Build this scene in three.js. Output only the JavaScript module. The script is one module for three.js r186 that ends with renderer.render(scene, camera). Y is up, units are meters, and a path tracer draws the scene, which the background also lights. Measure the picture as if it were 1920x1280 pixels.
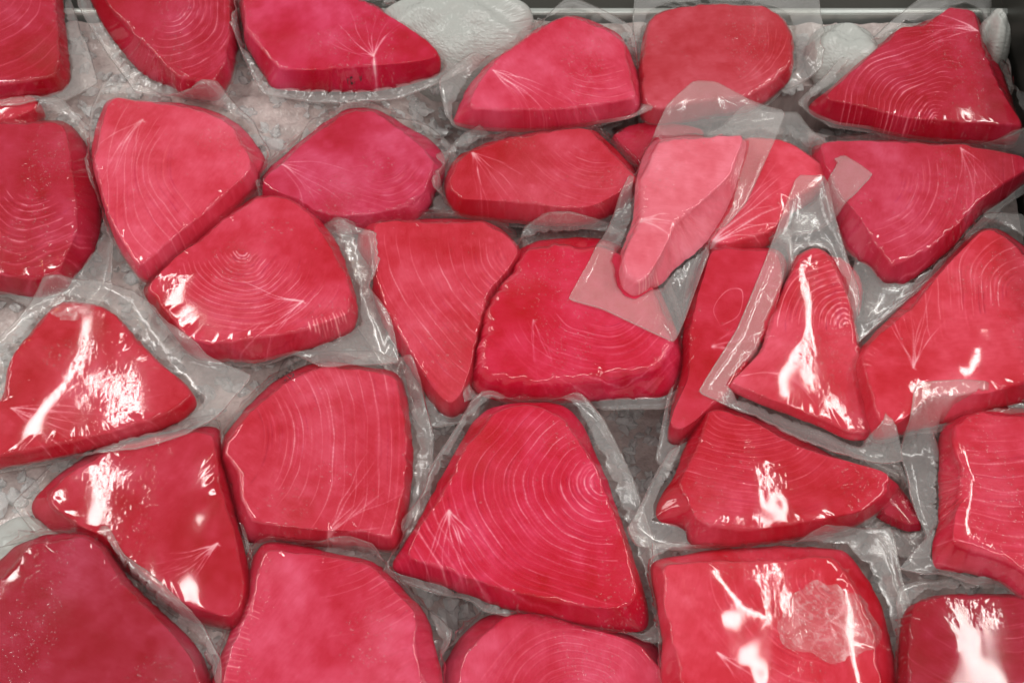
import * as THREE from 'three';
import { mergeGeometries } from 'three/addons/utils/BufferGeometryUtils.js';
import { RectAreaLightUniformsLib } from 'three/addons/lights/RectAreaLightUniformsLib.js';

// ---------------------------------------------------------------- camera, light, exposure
const scene = new THREE.Scene();
const PITCH = 60, DIST = 1.32, FOV = 24, TARGET = new THREE.Vector3(0, 0.025, 0);
const camera = new THREE.PerspectiveCamera(FOV, 1024 / 682, 0.05, 40);
camera.position.set(TARGET.x, TARGET.y + DIST * Math.sin(THREE.MathUtils.degToRad(PITCH)), TARGET.z + DIST * Math.cos(THREE.MathUtils.degToRad(PITCH)));
camera.lookAt(TARGET);
camera.focus = 1.3;
camera.userData.fStop = 9;
camera.updateMatrixWorld(true);
camera.updateProjectionMatrix();

const renderer = new THREE.WebGLRenderer({ antialias: true });
renderer.setSize(1024, 682);
renderer.toneMapping = THREE.LinearToneMapping;
renderer.toneMappingExposure = 1.03;
renderer.shadowMap.enabled = true;
RectAreaLightUniformsLib.init();

scene.background = new THREE.Color().setRGB(0.62, 0.60, 0.57);      // pale walls and ceiling of the shop, all round
const LAMPS = [   // x, y, z, length along z, width, radiance, colour, label
  [0.86, 1.52, -0.50, 0.95, 0.07, 27, [1.0, 0.985, 0.95], 'long white tube lamp hanging over the right half of the counter'],
  [-1.22, 1.52, -1.12, 0.04, 0.04, 40, [1.0, 0.55, 0.16], 'small warm spot lamp hanging at the far left over the counter'],
  [-0.92, 1.52, -0.62, 0.80, 0.085, 27, [1.0, 0.985, 0.95], 'long white tube lamp hanging over the left half of the counter'],
  [0.1, 1.9, 0.85, 0.12, 2.4, 15, [1.0, 0.985, 0.95], 'long white tube lamp across the aisle above the shopper'],
  [1.95, 1.75, -0.55, 1.7, 0.42, 8, [1.0, 0.985, 0.95], 'wide white panel lamp over the aisle to the right'],  // no known lamp: added to widen glints along the film edges
  [-2.05, 1.75, -0.65, 1.7, 0.42, 8, [1.0, 0.985, 0.95], 'wide white panel lamp over the aisle to the left'],  // added likewise on the opposite side, for edge glints
  [0, 2.7, -1.6, 7.0, 7.0, 0.27, [1.0, 0.985, 0.96], 'broad white luminous ceiling panel high above the whole counter'],  // stands in for a plain white ceiling, glowing to put sheen on the tops
];

// ---------------------------------------------------------------- helpers
const lerp = THREE.MathUtils.lerp, clamp = THREE.MathUtils.clamp, smooth = THREE.MathUtils.smoothstep;
function rng(seed) { let s = (seed * 2654435761) >>> 0; return () => { s = (s + 0x6d2b79f5) >>> 0; let t = Math.imul(s ^ (s >>> 15), 1 | s); t = (t + Math.imul(t ^ (t >>> 7), 61 | t)) ^ t; return ((t ^ (t >>> 14)) >>> 0) / 4294967296; }; }
function hash(ix, iy, s) { let h = Math.imul(ix, 374761393) ^ Math.imul(iy, 668265263) ^ Math.imul(s, 1274126177); h = Math.imul(h ^ (h >>> 13), 1103515245); return ((h ^ (h >>> 16)) >>> 0) / 4294967296; }
function vn(x, y, s = 0, px = 0) {                                      // value noise, -1..1; px = period for tiling
  const ix = Math.floor(x), iy = Math.floor(y), fx = x - ix, fy = y - iy, u = fx * fx * fx * (fx * (fx * 6 - 15) + 10), v = fy * fy * fy * (fy * (fy * 6 - 15) + 10);
  const w = px ? (a) => ((a % px) + px) % px : (a) => a;
  const a = hash(w(ix), w(iy), s), b = hash(w(ix + 1), w(iy), s), c = hash(w(ix), w(iy + 1), s), d = hash(w(ix + 1), w(iy + 1), s);
  return 2 * lerp(lerp(a, b, u), lerp(c, d, u), v) - 1;
}
const fbm = (x, y, s = 0, o = 3) => { let r = 0, a = 0.5; for (let i = 0; i < o; i++) { r += a * vn(x, y, s + i * 17); x = x * 2.03 + 5.1; y = y * 2.03 - 3.7; a *= 0.5; } return r; };

const inv = new THREE.Matrix4().multiplyMatrices(camera.projectionMatrix, camera.matrixWorldInverse).invert();
const eye = camera.position.clone();
function ray(px, py) { return new THREE.Vector3(px / 960 - 1, 1 - py / 640, 0.5).applyMatrix4(inv).sub(eye).normalize(); }
// the point of the plane y = p.y + p.sx * x + p.sz * z + lift that the photograph shows at (px, py)
function at(px, py, plane, lift = 0) {
  const d = ray(px, py), k = (plane.y + lift + plane.sx * eye.x + plane.sz * eye.z - eye.y) / (d.y - plane.sx * d.x - plane.sz * d.z);
  return [eye.x + d.x * k, eye.z + d.z * k];
}
const names = new Map();
function numbered(n) { const k = names.get(n) ?? 0; names.set(n, k + 1); return k ? n + '_' + String(k).padStart(3, '0') : n; }
function add(o, name, label, category, kind, group) {
  o.name = numbered(name); scene.add(o);
  if (label) o.userData.label = label;
  if (category) o.userData.category = category;
  if (kind) o.userData.kind = kind;
  if (group) o.userData.group = group;
  o.traverse((m) => { if (m.isMesh) { m.castShadow = true; m.receiveShadow = true; } });
  return o;
}
function part(name, g, m, parent, label) { const o = new THREE.Mesh(g, m); o.name = name; if (label) o.userData.label = label; o.castShadow = o.receiveShadow = true; parent.add(o); return o; }
function floatTex(n, f) {
  const d = new Float32Array(n * n * 4);
  for (let y = 0; y < n; y++) for (let x = 0; x < n; x++) { const v = f(x / n, y / n, x, y), i = (y * n + x) * 4; d[i] = d[i + 1] = d[i + 2] = v; d[i + 3] = 1; }
  const t = new THREE.DataTexture(d, n, n, THREE.RGBAFormat, THREE.FloatType);
  t.wrapS = t.wrapT = THREE.RepeatWrapping; t.magFilter = THREE.LinearFilter; t.needsUpdate = true; return t;
}

// ---------------------------------------------------------------- height of everything laid so far
const X0 = -0.78, Z0 = -0.72, CELL = 0.0025, NX = 624, NZ = 560, H = new Float32Array(NX * NZ);
const zBack = at(960, 30, { y: 0.0, sx: 0, sz: 0 })[1];
const iceY = (x, z) => z < zBack ? -0.0045 : 0.007 * vn(x * 9, z * 9, 3) + 0.0022 * vn(x * 34, z * 34, 8) + 0.0005 - 0.055 * smooth(z, zBack + 0.085, zBack + 0.02) * smooth(x, -0.12, -0.02);
for (let j = 0; j < NZ; j++) for (let i = 0; i < NX; i++) H[j * NX + i] = iceY(X0 + i * CELL, Z0 + j * CELL);
function hAt(x, z) {
  const a = clamp((x - X0) / CELL, 0, NX - 1.001), b = clamp((z - Z0) / CELL, 0, NZ - 1.001), i = Math.floor(a), j = Math.floor(b), u = a - i, v = b - j, k = j * NX + i;
  return lerp(lerp(H[k], H[k + 1], u), lerp(H[k + NX], H[k + NX + 1], u), v);
}
function hMax(x, z) { const i = clamp(Math.round((x - X0) / CELL), 1, NX - 2), j = clamp(Math.round((z - Z0) / CELL), 1, NZ - 2); let m = -9; for (let b = -1; b <= 1; b++) for (let a = -1; a <= 1; a++) m = Math.max(m, H[(j + b) * NX + i + a]); return m; }
function raster(pos, idx) {
  for (let t = 0; t < idx.length; t += 3) {
    const [a, b, c] = [idx[t] * 3, idx[t + 1] * 3, idx[t + 2] * 3];
    const ax = (pos[a] - X0) / CELL, az = (pos[a + 2] - Z0) / CELL, bx = (pos[b] - X0) / CELL, bz = (pos[b + 2] - Z0) / CELL, cx = (pos[c] - X0) / CELL, cz = (pos[c + 2] - Z0) / CELL;
    const den = (bz - cz) * (ax - cx) + (cx - bx) * (az - cz);
    if (Math.abs(den) < 1e-9) continue;
    const i0 = Math.max(0, Math.ceil(Math.min(ax, bx, cx))), i1 = Math.min(NX - 1, Math.floor(Math.max(ax, bx, cx))), j0 = Math.max(0, Math.ceil(Math.min(az, bz, cz))), j1 = Math.min(NZ - 1, Math.floor(Math.max(az, bz, cz)));
    for (let j = j0; j <= j1; j++) for (let i = i0; i <= i1; i++) {
      const u = ((bz - cz) * (i - cx) + (cx - bx) * (j - cz)) / den, v = ((cz - az) * (i - cx) + (ax - cx) * (j - cz)) / den, w = 1 - u - v;
      if (u < -0.01 || v < -0.01 || w < -0.01) continue;
      const y = u * pos[a + 1] + v * pos[b + 1] + w * pos[c + 1], k = j * NX + i;
      if (y > H[k]) H[k] = y;
    }
  }
}

// ---------------------------------------------------------------- materials
// clear film: one shared height map of creases, trapped bubbles and droplets (0.22 m a side) and one of how clear it is
const fbmT = (u, v, f, s) => 0.5 * vn(u * f, v * f, s, f) + 0.25 * vn(u * f * 2, v * f * 2, s + 1, f * 2) + 0.125 * vn(u * f * 4, v * f * 4, s + 2, f * 4) + 0.07 * vn(u * f * 8, v * f * 8, s + 3, f * 8);
const bubbles = (() => { const r = rng(77), b = []; for (let k = 0; k < 2600; k++) { const cx = r(), cy = r(), m = vn(cx * 5, cy * 5, 91, 5); if (m < 0.42 && r() < 0.985) continue; b.push([cx, cy, 0.0012 + 0.0034 * r() * r() * r() + 0.0006, 0.5 + r()]); } return b; })();
const FN = 1024, bub = new Float32Array(FN * FN);
for (const [cx, cy, rad, hgt] of bubbles) { const R = Math.ceil(rad * FN) + 1, X = Math.round(cx * FN), Y = Math.round(cy * FN); for (let j = -R; j <= R; j++) for (let i = -R; i <= R; i++) { const d = Math.hypot(i, j) / (rad * FN); if (d < 1) { const k = ((Y + j + FN) % FN) * FN + ((X + i + FN) % FN); bub[k] = Math.max(bub[k], hgt * rad * Math.sqrt(1 - d * d)); } } }
const filmBump = floatTex(FN, (u, v, x, y) => {
  const w1 = vn(u * 9, v * 9, 21, 9), patch = smooth(vn(u * 6, v * 6, 33, 6), 0.1, 0.7);
  const crease = 1 - Math.abs(vn(u * 14 + 0.0 , v * 14, 41, 14)), fine = 1 - Math.abs(vn(u * 52, v * 52, 43, 52));
  return 0.5 + 0.03 * w1 + 0.035 * patch * crease * crease + 0.03 * patch * fine * fine + 40 * bub[y * FN + x] + 0.006 * patch * vn(u * 140, v * 140, 51, 140);
});
// stiff film away from the meat: long straight creases and flat facets
const FOLDS = (() => { const r = rng(19), f = []; for (const [a, b] of [[2, 1], [-1, 3], [4, -3], [3, 5], [-6, 4], [8, 1], [2, -9], [9, 7], [-11, 6], [5, 13], [15, -4]]) f.push([a, b, r(), 0.55 / Math.hypot(a, b), 2 + Math.floor(r() * 5), 200 + f.length]); return f; })();
const tri = (q) => Math.abs(((q % 1) + 1) % 1 - 0.5) * 2;
const creased = (u, v) => { let h = 0; for (const [a, b, o, amp, m, sd] of FOLDS) h += amp * (0.35 + 0.65 * smooth(vn(u * m, v * m, sd, m), -0.2, 0.5)) * tri(a * u + b * v + o + 0.10 * vn(u * 3, v * 3, sd + 40, 3)); return h; };
const flangeBump = floatTex(1024, (u, v) => 0.2 + 1.25 * creased(u, v) + 0.05 * vn(u * 12, v * 12, 75, 12) + 0.006 * vn(u * 170, v * 170, 76, 170));
const filmClear = floatTex(1024, (u, v, x, y) => {
  const p = smooth(fbmT(u, v, 4, 61), -0.05, 0.55);
  return clamp(0.997 - 0.012 * p - (bub[y * FN + x] > 0 ? 0.07 : 0), 0, 1);
});
const meatBump = floatTex(512, (u, v) => 0.5 + 0.2 * vn(u * 40, v * 40, 5, 40) + 0.15 * vn(u * 90, v * 90, 6, 90));
function filmMat(name, o) {
  const m = new THREE.MeshPhysicalMaterial({ color: new THREE.Color().setRGB(0.97, 0.965, 0.955), roughness: 0.07, metalness: 0, ior: 1.45, transmission: 1, thickness: 0, bumpMap: filmBump, bumpScale: 0.0011, transmissionMap: filmClear, side: THREE.DoubleSide, ...o });
  m.name = name; return m;
}
const M = {
  film: filmMat('clear film', {}),
  flange: filmMat('clear film edge', { transmission: 0.925, roughness: 0.12, bumpMap: flangeBump, bumpScale: 0.0024 }),
  pocket: filmMat('frosted air pocket', { transmission: 1, roughness: 0.2, bumpScale: 0.0022, transmissionMap: floatTex(512, (u, v) => clamp(0.962 - 0.11 * smooth(vn(u * 150, v * 150, 81, 150) + 0.7 * vn(u * 60, v * 60, 82, 60), 0.1, 0.9), 0, 1)) }),
  milky: filmMat('cloudy film', { transmission: 0.915, roughness: 0.11, bumpMap: flangeBump, bumpScale: 0.0030 }),
};

// ---------------------------------------------------------------- one vacuum pack
const N = 216;
function closedCurve(pts, tension = 0.35) {                            // dense points of a rounded closed outline
  const c = new THREE.CatmullRomCurve3(pts.map(([x, z]) => new THREE.Vector3(x, 0, z)), true, 'catmullrom', tension);
  return c.getPoints(pts.length * 14).map((p) => [p.x, p.z]);
}
function radial(poly, cx, cz) {                                         // farthest crossing of the outline in N directions
  const r = new Float32Array(N);
  for (let k = 0; k < N; k++) {
    const a = (k / N) * Math.PI * 2, dx = Math.cos(a), dz = Math.sin(a);
    for (let i = 0; i < poly.length; i++) {
      const [ax, az] = poly[i], [bx, bz] = poly[(i + 1) % poly.length], ex = bx - ax, ez = bz - az, den = dx * ez - dz * ex;
      if (Math.abs(den) < 1e-12) continue;
      const t = ((ax - cx) * ez - (az - cz) * ex) / den, s = ((ax - cx) * dz - (az - cz) * dx) / den;
      if (t > 0 && s >= 0 && s <= 1) r[k] = Math.max(r[k], t);
    }
    if (!r[k]) r[k] = k ? r[k - 1] : 0.03;
  }
  return r;
}
function ringMesh(rings, uvOf) {                                        // rings: arrays of N [x,y,z]; first one may be a single centre point
  const pos = [], uv = [], idx = [], start = [];
  for (const r of rings) { start.push(pos.length / 3); for (const p of r) { pos.push(p[0], p[1], p[2]); uv.push(...uvOf(p)); } }
  for (let q = 0; q + 1 < rings.length; q++) for (let k = 0; k < N; k++) {
    const l = (k + 1) % N, a = start[q], b = start[q + 1];
    if (rings[q].length === 1) idx.push(a, b + l, b + k);
    else if (rings[q + 1].length === 1) idx.push(a + k, a + l, b);
    else idx.push(a + k, a + l, b + k, a + l, b + l, b + k);
  }
  const g = new THREE.BufferGeometry();
  g.setAttribute('position', new THREE.Float32BufferAttribute(pos, 3));
  g.setAttribute('uv', new THREE.Float32BufferAttribute(uv, 2));
  g.setIndex(idx); g.computeVertexNormals();
  return g;
}

const TEX = 512;
function meatTexture(d, box, plane, seed) {
  const cv = document.createElement('canvas'); cv.width = cv.height = TEX;
  const ctx = cv.getContext('2d'), [bx, bz, bw, bh] = box, r = rng(seed * 31 + 7);
  const map = (px, py) => { const [x, z] = at(px, py, plane, d.t); return [((x - bx) / bw) * TEX, ((z - bz) / bh) * TEX]; };
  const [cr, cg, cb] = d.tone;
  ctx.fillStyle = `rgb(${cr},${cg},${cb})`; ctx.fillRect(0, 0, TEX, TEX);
  const mmpx = TEX / bw / 1000;                                         // texture pixels in a millimetre
  ctx.lineCap = 'round'; ctx.lineJoin = 'round';
  const stroke = (pts, w, alpha, rgb = '246,168,178', fan = 0) => {
    const q = pts.map(([x, y]) => map(x, y));
    for (const [ww, aa] of [[w * 2.6, alpha * 0.22], [w, alpha]]) {
      for (let i = 0; i + 1 < q.length; i++) {
        ctx.strokeStyle = `rgba(${rgb},${aa * clamp(0.72 + 0.7 * vn(i * 0.23, w * 57, seed + 6), 0.12, 1) * (fan ? 1 - 0.75 * i / q.length : 1)})`;
        const f = i / (q.length - 1), taper = fan ? 1.5 - 1.1 * f : 0.45 + 0.55 * Math.sin(Math.PI * clamp(f * 0.9 + 0.08, 0, 1)), n = 0.75 + 0.45 * vn(i * 0.5, w * 31, seed + 5);
        ctx.lineWidth = Math.max(0.6, ww * taper * n * mmpx); ctx.beginPath(); ctx.moveTo(...q[i]); ctx.lineTo(...q[i + 1]); ctx.stroke();
      }
    }
  };
  for (const a of d.arcs ?? []) {                                       // c, r0, r1, n, from angle, to angle, squash, strength
    const [c, r0, r1, n1, a0, a1, q = 1, s = 1] = a, n = Math.round(n1 * 1.35), sd = r() * 100;
    for (let k = 0; k < n * 5; k++) {                                   // the faint grain between the lines
      const rad = lerp(r0 * 0.7, r1 * 1.25, Math.pow((k + r()) / (n * 5), 1.1)), pts = [], b0 = lerp(a0, a1, r() * 0.6 - 0.15), b1 = b0 + (a1 - a0) * (0.3 + 0.4 * r());
      for (let i = 0; i <= 24; i++) { const an = THREE.MathUtils.degToRad(lerp(b0, b1, i / 24)), rr = rad * (1 + 0.10 * vn(an * 1.6, ((rad - r0) / (r1 - r0)) * 1.3, sd)); pts.push([c[0] + rr * Math.cos(an), c[1] + rr * q * Math.sin(an)]); }
      stroke(pts, 0.9 + 0.8 * r(), (0.05 + 0.09 * r()) * Math.min(1, s * 1.3), k % 2 ? '250,150,165' : '140,4,34');
    }
    for (let k = 0; k < n; k++) {
      const f = n > 1 ? k / (n - 1) : 0, rad = lerp(r0, r1, Math.pow(f, 1.18)), pts = [], j0 = (r() - 0.5) * 16, j1 = (r() - 0.5) * 16;
      for (let i = 0; i <= 44; i++) { const an = THREE.MathUtils.degToRad(lerp(a0 + j0, a1 + j1, i / 44)), rr = rad * (1 + 0.10 * vn(an * 1.6, f * 1.3, sd) + 0.007 * vn(an * 9, f * 6, sd + 3)); pts.push([c[0] + rr * Math.cos(an), c[1] + rr * q * Math.sin(an)]); }
      stroke(pts, 0.65 + 0.5 * r(), (0.28 + 0.30 * r()) * s);
    }
  }
  for (const a of d.fans ?? []) {                                       // apex, from angle, to angle, n, length, bend in degrees, strength
    const [p, a0, a1, n, L, bend = 0, s = 1] = a;
    for (let k = 0; k < n; k++) {
      const f = n > 1 ? k / (n - 1) : 0.5, an0 = lerp(a0, a1, f) + (r() - 0.5) * 7, len = L * (0.55 + 0.5 * r()), pts = [];
      let [x, y] = p, an = an0 - bend * 0.5 * (0.6 + 0.8 * r());
      const sd = r() * 90;
      for (let i = 0; i <= 30; i++) { pts.push([x, y]); const q = THREE.MathUtils.degToRad(an + 14 * vn(i * 0.16, k * 3.3, sd)); x += (Math.cos(q) * len) / 30; y += (Math.sin(q) * len) / 30; an += bend / 30; }
      stroke(pts, 0.7 + 0.45 * r(), (0.36 + 0.30 * r()) * s, '250,184,194', 1);
      if (r() < 0.4) { const i = 8 + Math.floor(r() * 10), b = []; let [u, v] = pts[i], q = THREE.MathUtils.degToRad(an0 + (r() < 0.5 ? 22 : -22)); for (let j = 0; j < 9; j++) { b.push([u, v]); u += Math.cos(q) * len / 34; v += Math.sin(q) * len / 34; } stroke(b, 0.45, 0.35 * s); }
    }
    stroke([[p[0], p[1]], [p[0] + 3, p[1] + 3], [p[0] + 5, p[1] + 4]], 1.6, 0.45 * s, '250,205,205');
  }
  for (const [pts, n, len, alpha = 0.6] of d.ribs ?? []) {                // short pale ribs across an edge
    const c = curveOf(pts);
    for (let k = 0; k < n; k++) { const f = (k + 0.3 * r()) / n * 29, i = Math.floor(f), p = c[i], p2 = c[i + 1], tx = p2[0] - p[0], ty = p2[1] - p[1], L = Math.hypot(tx, ty) || 1, l = len * (0.7 + 0.6 * r()); stroke([[p[0] + ty / L * l * 0.5, p[1] - tx / L * l * 0.5], [p[0], p[1]], [p[0] - ty / L * l * 0.5, p[1] + tx / L * l * 0.5]], 0.8 + 0.7 * r(), alpha * (0.6 + 0.5 * r()), '248,178,176'); }
  }
  for (const a of d.lines ?? []) stroke(a[0].length ? curveOf(a[0]) : a, a[1] ?? 0.8, a[2] ?? 0.5, a[3]);
  const im = ctx.getImageData(0, 0, TEX, TEX), q = im.data, ang = r() * 3.14, ca = Math.cos(ang), sa = Math.sin(ang), pale = d.pale ?? 0.5;
  for (let y = 0; y < TEX; y++) for (let x = 0; x < TEX; x++) {
    const i = (y * TEX + x) * 4, X = x / TEX * bw * 100, Z = y / TEX * bh * 100;   // centimetres
    const big = fbm(X * 0.22 + seed * 9.1, Z * 0.22, seed, 3), mid = fbm(X * 1.1, Z * 1.1, seed + 40, 3), fib = vn((X * ca + Z * sa) * 2.0, (Z * ca - X * sa) * 16, seed + 80), fine = hash(x, y, seed) - 0.5, spot = smooth(vn(X * 1.6, Z * 1.6, seed + 9) + 0.4 * vn(X * 5, Z * 5, seed + 10), 0.7, 1.1);
    const tone = 2.3 * big * pale + 0.5 * mid, lift = 46 * tone + 5 * fib + 4 * fine + 9 * spot;
    q[i] = clamp(q[i] + lift * 0.42, 0, 255); q[i + 1] = clamp(q[i + 1] + lift * 0.78, 0, 255); q[i + 2] = clamp(q[i + 2] + lift * 0.84, 0, 255);
  }
  ctx.putImageData(im, 0, 0);
  const t = new THREE.CanvasTexture(cv); t.flipY = false; t.colorSpace = THREE.SRGBColorSpace; return t;
}
function curveOf(pts) { return new THREE.CatmullRomCurve3(pts.map(([x, y]) => new THREE.Vector3(x, y, 0))).getPoints(30).map((p) => [p.x, p.y]); }

let packNo = 0;
function makePack(d) {
  const seed = ++packNo;
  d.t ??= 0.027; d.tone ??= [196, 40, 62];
  const rnd = rng(seed * 13 + 1);
  let plane = { y: d.lift ?? 0, sx: d.sx ?? (rnd() - 0.5) * 0.06, sz: d.sz ?? (rnd() - 0.5) * 0.06 };
  if (d.base === undefined) d.base = d.top;
  // the plane is given at the middle of the pack
  const mid = d.top.reduce((s, p) => [s[0] + p[0] / d.top.length, s[1] + p[1] / d.top.length], [0, 0]);
  const m0 = at(mid[0], mid[1], { y: plane.y, sx: 0, sz: 0 }, d.t);
  plane.y -= plane.sx * m0[0] + plane.sz * m0[1];
  if (d.rest) {                                                          // lies on its neighbours: the plane that touches what is below
    for (let pass = 0; pass < 3; pass++) {
      const poly = d.base.map(([x, y]) => at(x, y, plane, 0.004)), xs = poly.map((p) => p[0]), zs = poly.map((p) => p[1]), S = [];
      for (let x = Math.min(...xs); x < Math.max(...xs); x += 0.005) for (let z = Math.min(...zs); z < Math.max(...zs); z += 0.005) {
        let inside = false;
        for (let i = 0, j = poly.length - 1; i < poly.length; j = i++) if ((poly[i][1] > z) !== (poly[j][1] > z) && x < ((poly[j][0] - poly[i][0]) * (z - poly[i][1])) / (poly[j][1] - poly[i][1]) + poly[i][0]) inside = !inside;
        if (inside) S.push([x, z, hAt(x, z)]);
      }
      const fit = (w) => {                                               // weighted least squares plane
        let A = new THREE.Matrix3(), b = new THREE.Vector3(), e = new Float64Array(9);
        S.forEach(([x, z, y], i) => { const k = w[i]; [[1, 1], [1, x], [1, z], [x, 1], [x, x], [x, z], [z, 1], [z, x], [z, z]].forEach(([p, q], n) => (e[n] += k * p * q)); b.x += k * y; b.y += k * x * y; b.z += k * z * y; });
        A.set(...e); b.applyMatrix3(A.invert()); return { y: b.x, sx: b.y, sz: b.z };
      };
      let w = S.map(() => 1), p;
      for (let k = 0; k < 4; k++) { p = fit(w); w = S.map(([x, z, y]) => (y > p.y + p.sx * x + p.sz * z ? 1 : 0.35)); }
      if (d.lean) { p.sx = d.lean[0]; p.sz = d.lean[1]; p.y = S.reduce((q, [x, z, y]) => q + (y - p.sx * x - p.sz * z) / S.length, 0); }
      const res = S.map(([x, z, y]) => y - p.y - p.sx * x - p.sz * z).sort((a, b) => a - b);
      plane = { y: p.y + res[Math.floor(res.length * d.rest)] + 0.001, sx: p.sx, sz: p.sz };
    }
  }
  const Y = (x, z) => plane.y + plane.sx * x + plane.sz * z, t = d.t;
  const top = closedCurve(d.top.map(([x, y]) => at(x, y, plane, t)), d.round ?? 0.25), base = closedCurve(d.base.map(([x, y]) => at(x, y, plane, 0.003)), 0.4);
  const pouch = closedCurve(d.pouch.map(([px, py]) => { let y = Y(...at(px, py, plane)), q; for (let k = 0; k < 6; k++) { q = at(px, py, { y, sx: 0, sz: 0 }); y = Math.max(hAt(...q), Y(...q) - 0.004 - (d.droop ?? 0)) * 0.7 + y * 0.3; } return q; }), 0.12);
  let cx = 0, cz = 0; for (const p of top) { cx += p[0] / top.length; cz += p[1] / top.length; }
  const rt = radial(top, cx, cz), rb = radial(base, cx, cz), rp = radial(pouch, cx, cz);
  if (!d.over && !d.rest) for (let k = 0; k < N; k++) {
    const a = (k / N) * Math.PI * 2, lim = Math.max(rt[k], Math.min(rb[k], rt[k] + 0.75 * t)) + 0.002;
    for (let r = lim; r < rp[k]; r += 0.002) { const x = cx + Math.cos(a) * r, z = cz + Math.sin(a) * r; if (hAt(x, z) > Y(x, z) + (d.climb ?? 0.016)) { rp[k] = Math.max(lim - 0.002, r - 0.002); break; } }
  }
  const e = Math.min(d.edge ?? 0.0034, t * 0.3);
  for (let k = 0; k < N; k++) { rb[k] = clamp(rb[k], rt[k] + 0.10 * t, rt[k] + 0.75 * t); rt[k] = Math.max(rt[k], e * 2.4); rp[k] = Math.max(rp[k] + (d.rest ? 0 : 0.004 * (1.0 + 0.4 * vn(k * 0.1, seed, 9))), rb[k] + 0.0025); }
  const soft = (a, n) => { for (let i = 0; i < n; i++) { const b = a.slice(); for (let k = 0; k < N; k++) a[k] = 0.25 * b[(k + N - 1) % N] + 0.5 * b[k] + 0.25 * b[(k + 1) % N]; } };
  soft(rb, 4); soft(rt, 1);
  for (let k = 0; k < N; k++) rt[k] *= 1 + 0.010 * vn(k * 0.22, seed, 4) + 0.006 * vn(k * 0.7, seed, 5);
  const C = [...Array(N).keys()].map((k) => [Math.cos((k / N) * 2 * Math.PI), Math.sin((k / N) * 2 * Math.PI)]);
  const wav = d.wavy ?? 1;
  const bumpY = (x, z) => wav * (0.0021 * vn(x * 15, z * 15, seed + 100) + 0.00016 * vn(x * 48, z * 48, seed + 140));
  const P = (k, r, y, lift = 0) => { const x = cx + C[k][0] * r, z = cz + C[k][1] * r; return [x, Y(x, z) + y + lift, z]; };
  const ring = (f) => C.map((_, k) => f(k));
  // profile of the slab: [k] -> radius, height; shared by flesh and film
  const inner = [0.1, 0.2, 0.3, 0.4, 0.5, 0.58, 0.66, 0.74, 0.81, 0.87, 0.92, 0.96, 1];
  const rtS = rt.slice(); soft(rtS, 60);
  const topH = (k, r) => { const x = cx + C[k][0] * r, z = cz + C[k][1] * r; return t + bumpY(x, z) + 0.0022 * Math.max(-0.2, 1 - (r / rtS[k]) * (r / rtS[k])); };
  const profile = [];
  const eV = C.map((_, k) => e * clamp(1 + 0.7 * vn(k * 0.09, seed, 12) + 0.35 * vn(k * 0.33, seed, 13), 0.3, 1.9));
  for (const s of inner) profile.push((k) => { const r = s * (rt[k] - eV[k]); return [r, topH(k, r)]; });
  for (const a of [18, 38, 58, 76, 90]) profile.push((k) => { const q = THREE.MathUtils.degToRad(a), f = eV[k], r = rt[k] - f; return [r + f * Math.sin(q), topH(k, rt[k] - f) - f + f * Math.cos(q)]; });
  for (const w of [0.25, 0.5, 0.75, 1]) profile.push((k) => [lerp(rt[k], rb[k], Math.pow(w, 1.25)) + 0.0016 * Math.sin(Math.PI * w) + 0.0006 * vn(k * 0.35, w * 3, seed + 60), lerp(topH(k, rt[k] - eV[k]) - eV[k], 0.10 * t, w), w]);
  const rings = [[P(0, 0, t + bumpY(cx, cz) + 0.0022)]];
  for (const f of profile) rings.push(ring((k) => { const [r, y] = f(k); return P(k, r, y); }));
  rings.push(ring((k) => P(k, rb[k] - 0.003, 0.001)), [P(0, 0, 0.001)]);
  let x0 = 9, x1 = -9, z0 = 9, z1 = -9; for (let k = 0; k < N; k++) { const x = cx + C[k][0] * (rb[k] + 0.004), z = cz + C[k][1] * (rb[k] + 0.004); x0 = Math.min(x0, x); x1 = Math.max(x1, x); z0 = Math.min(z0, z); z1 = Math.max(z1, z); }
  const box = [x0, z0, x1 - x0, z1 - z0];
  const meat = new THREE.MeshPhysicalMaterial({ map: meatTexture(d, box, plane, seed), roughness: 0.5, specularIntensity: 0.12 });
  meat.name = 'raw tuna';
  const pack = new THREE.Group();
  const meatG = ringMesh(rings, (p) => [(p[0] - x0) / box[2], (p[2] - z0) / box[3]]);
  // film: over the slab, down its side, then out to the edge of the pouch, where it hangs over whatever lies there
  const arc = (k) => (k / N) * 60, gap = 0.0006;
  const wr = (k, s = 0) => { const a = 1 - Math.abs(vn(arc(k) * 0.9, seed * 3.1 + s, seed + 200)), b = 1 - Math.abs(vn(arc(k) * 2.1, seed + s, seed + 210)); return a * a * 0.65 + b * b * 0.35; };
  const seat = d.rest ? 0.10 : 0.32;
  const fold = d.fold ?? 1, fr = [[P(0, 0, t + bumpY(cx, cz) + 0.0022 + gap)]];
  const nTop = inner.length + 5;
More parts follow.
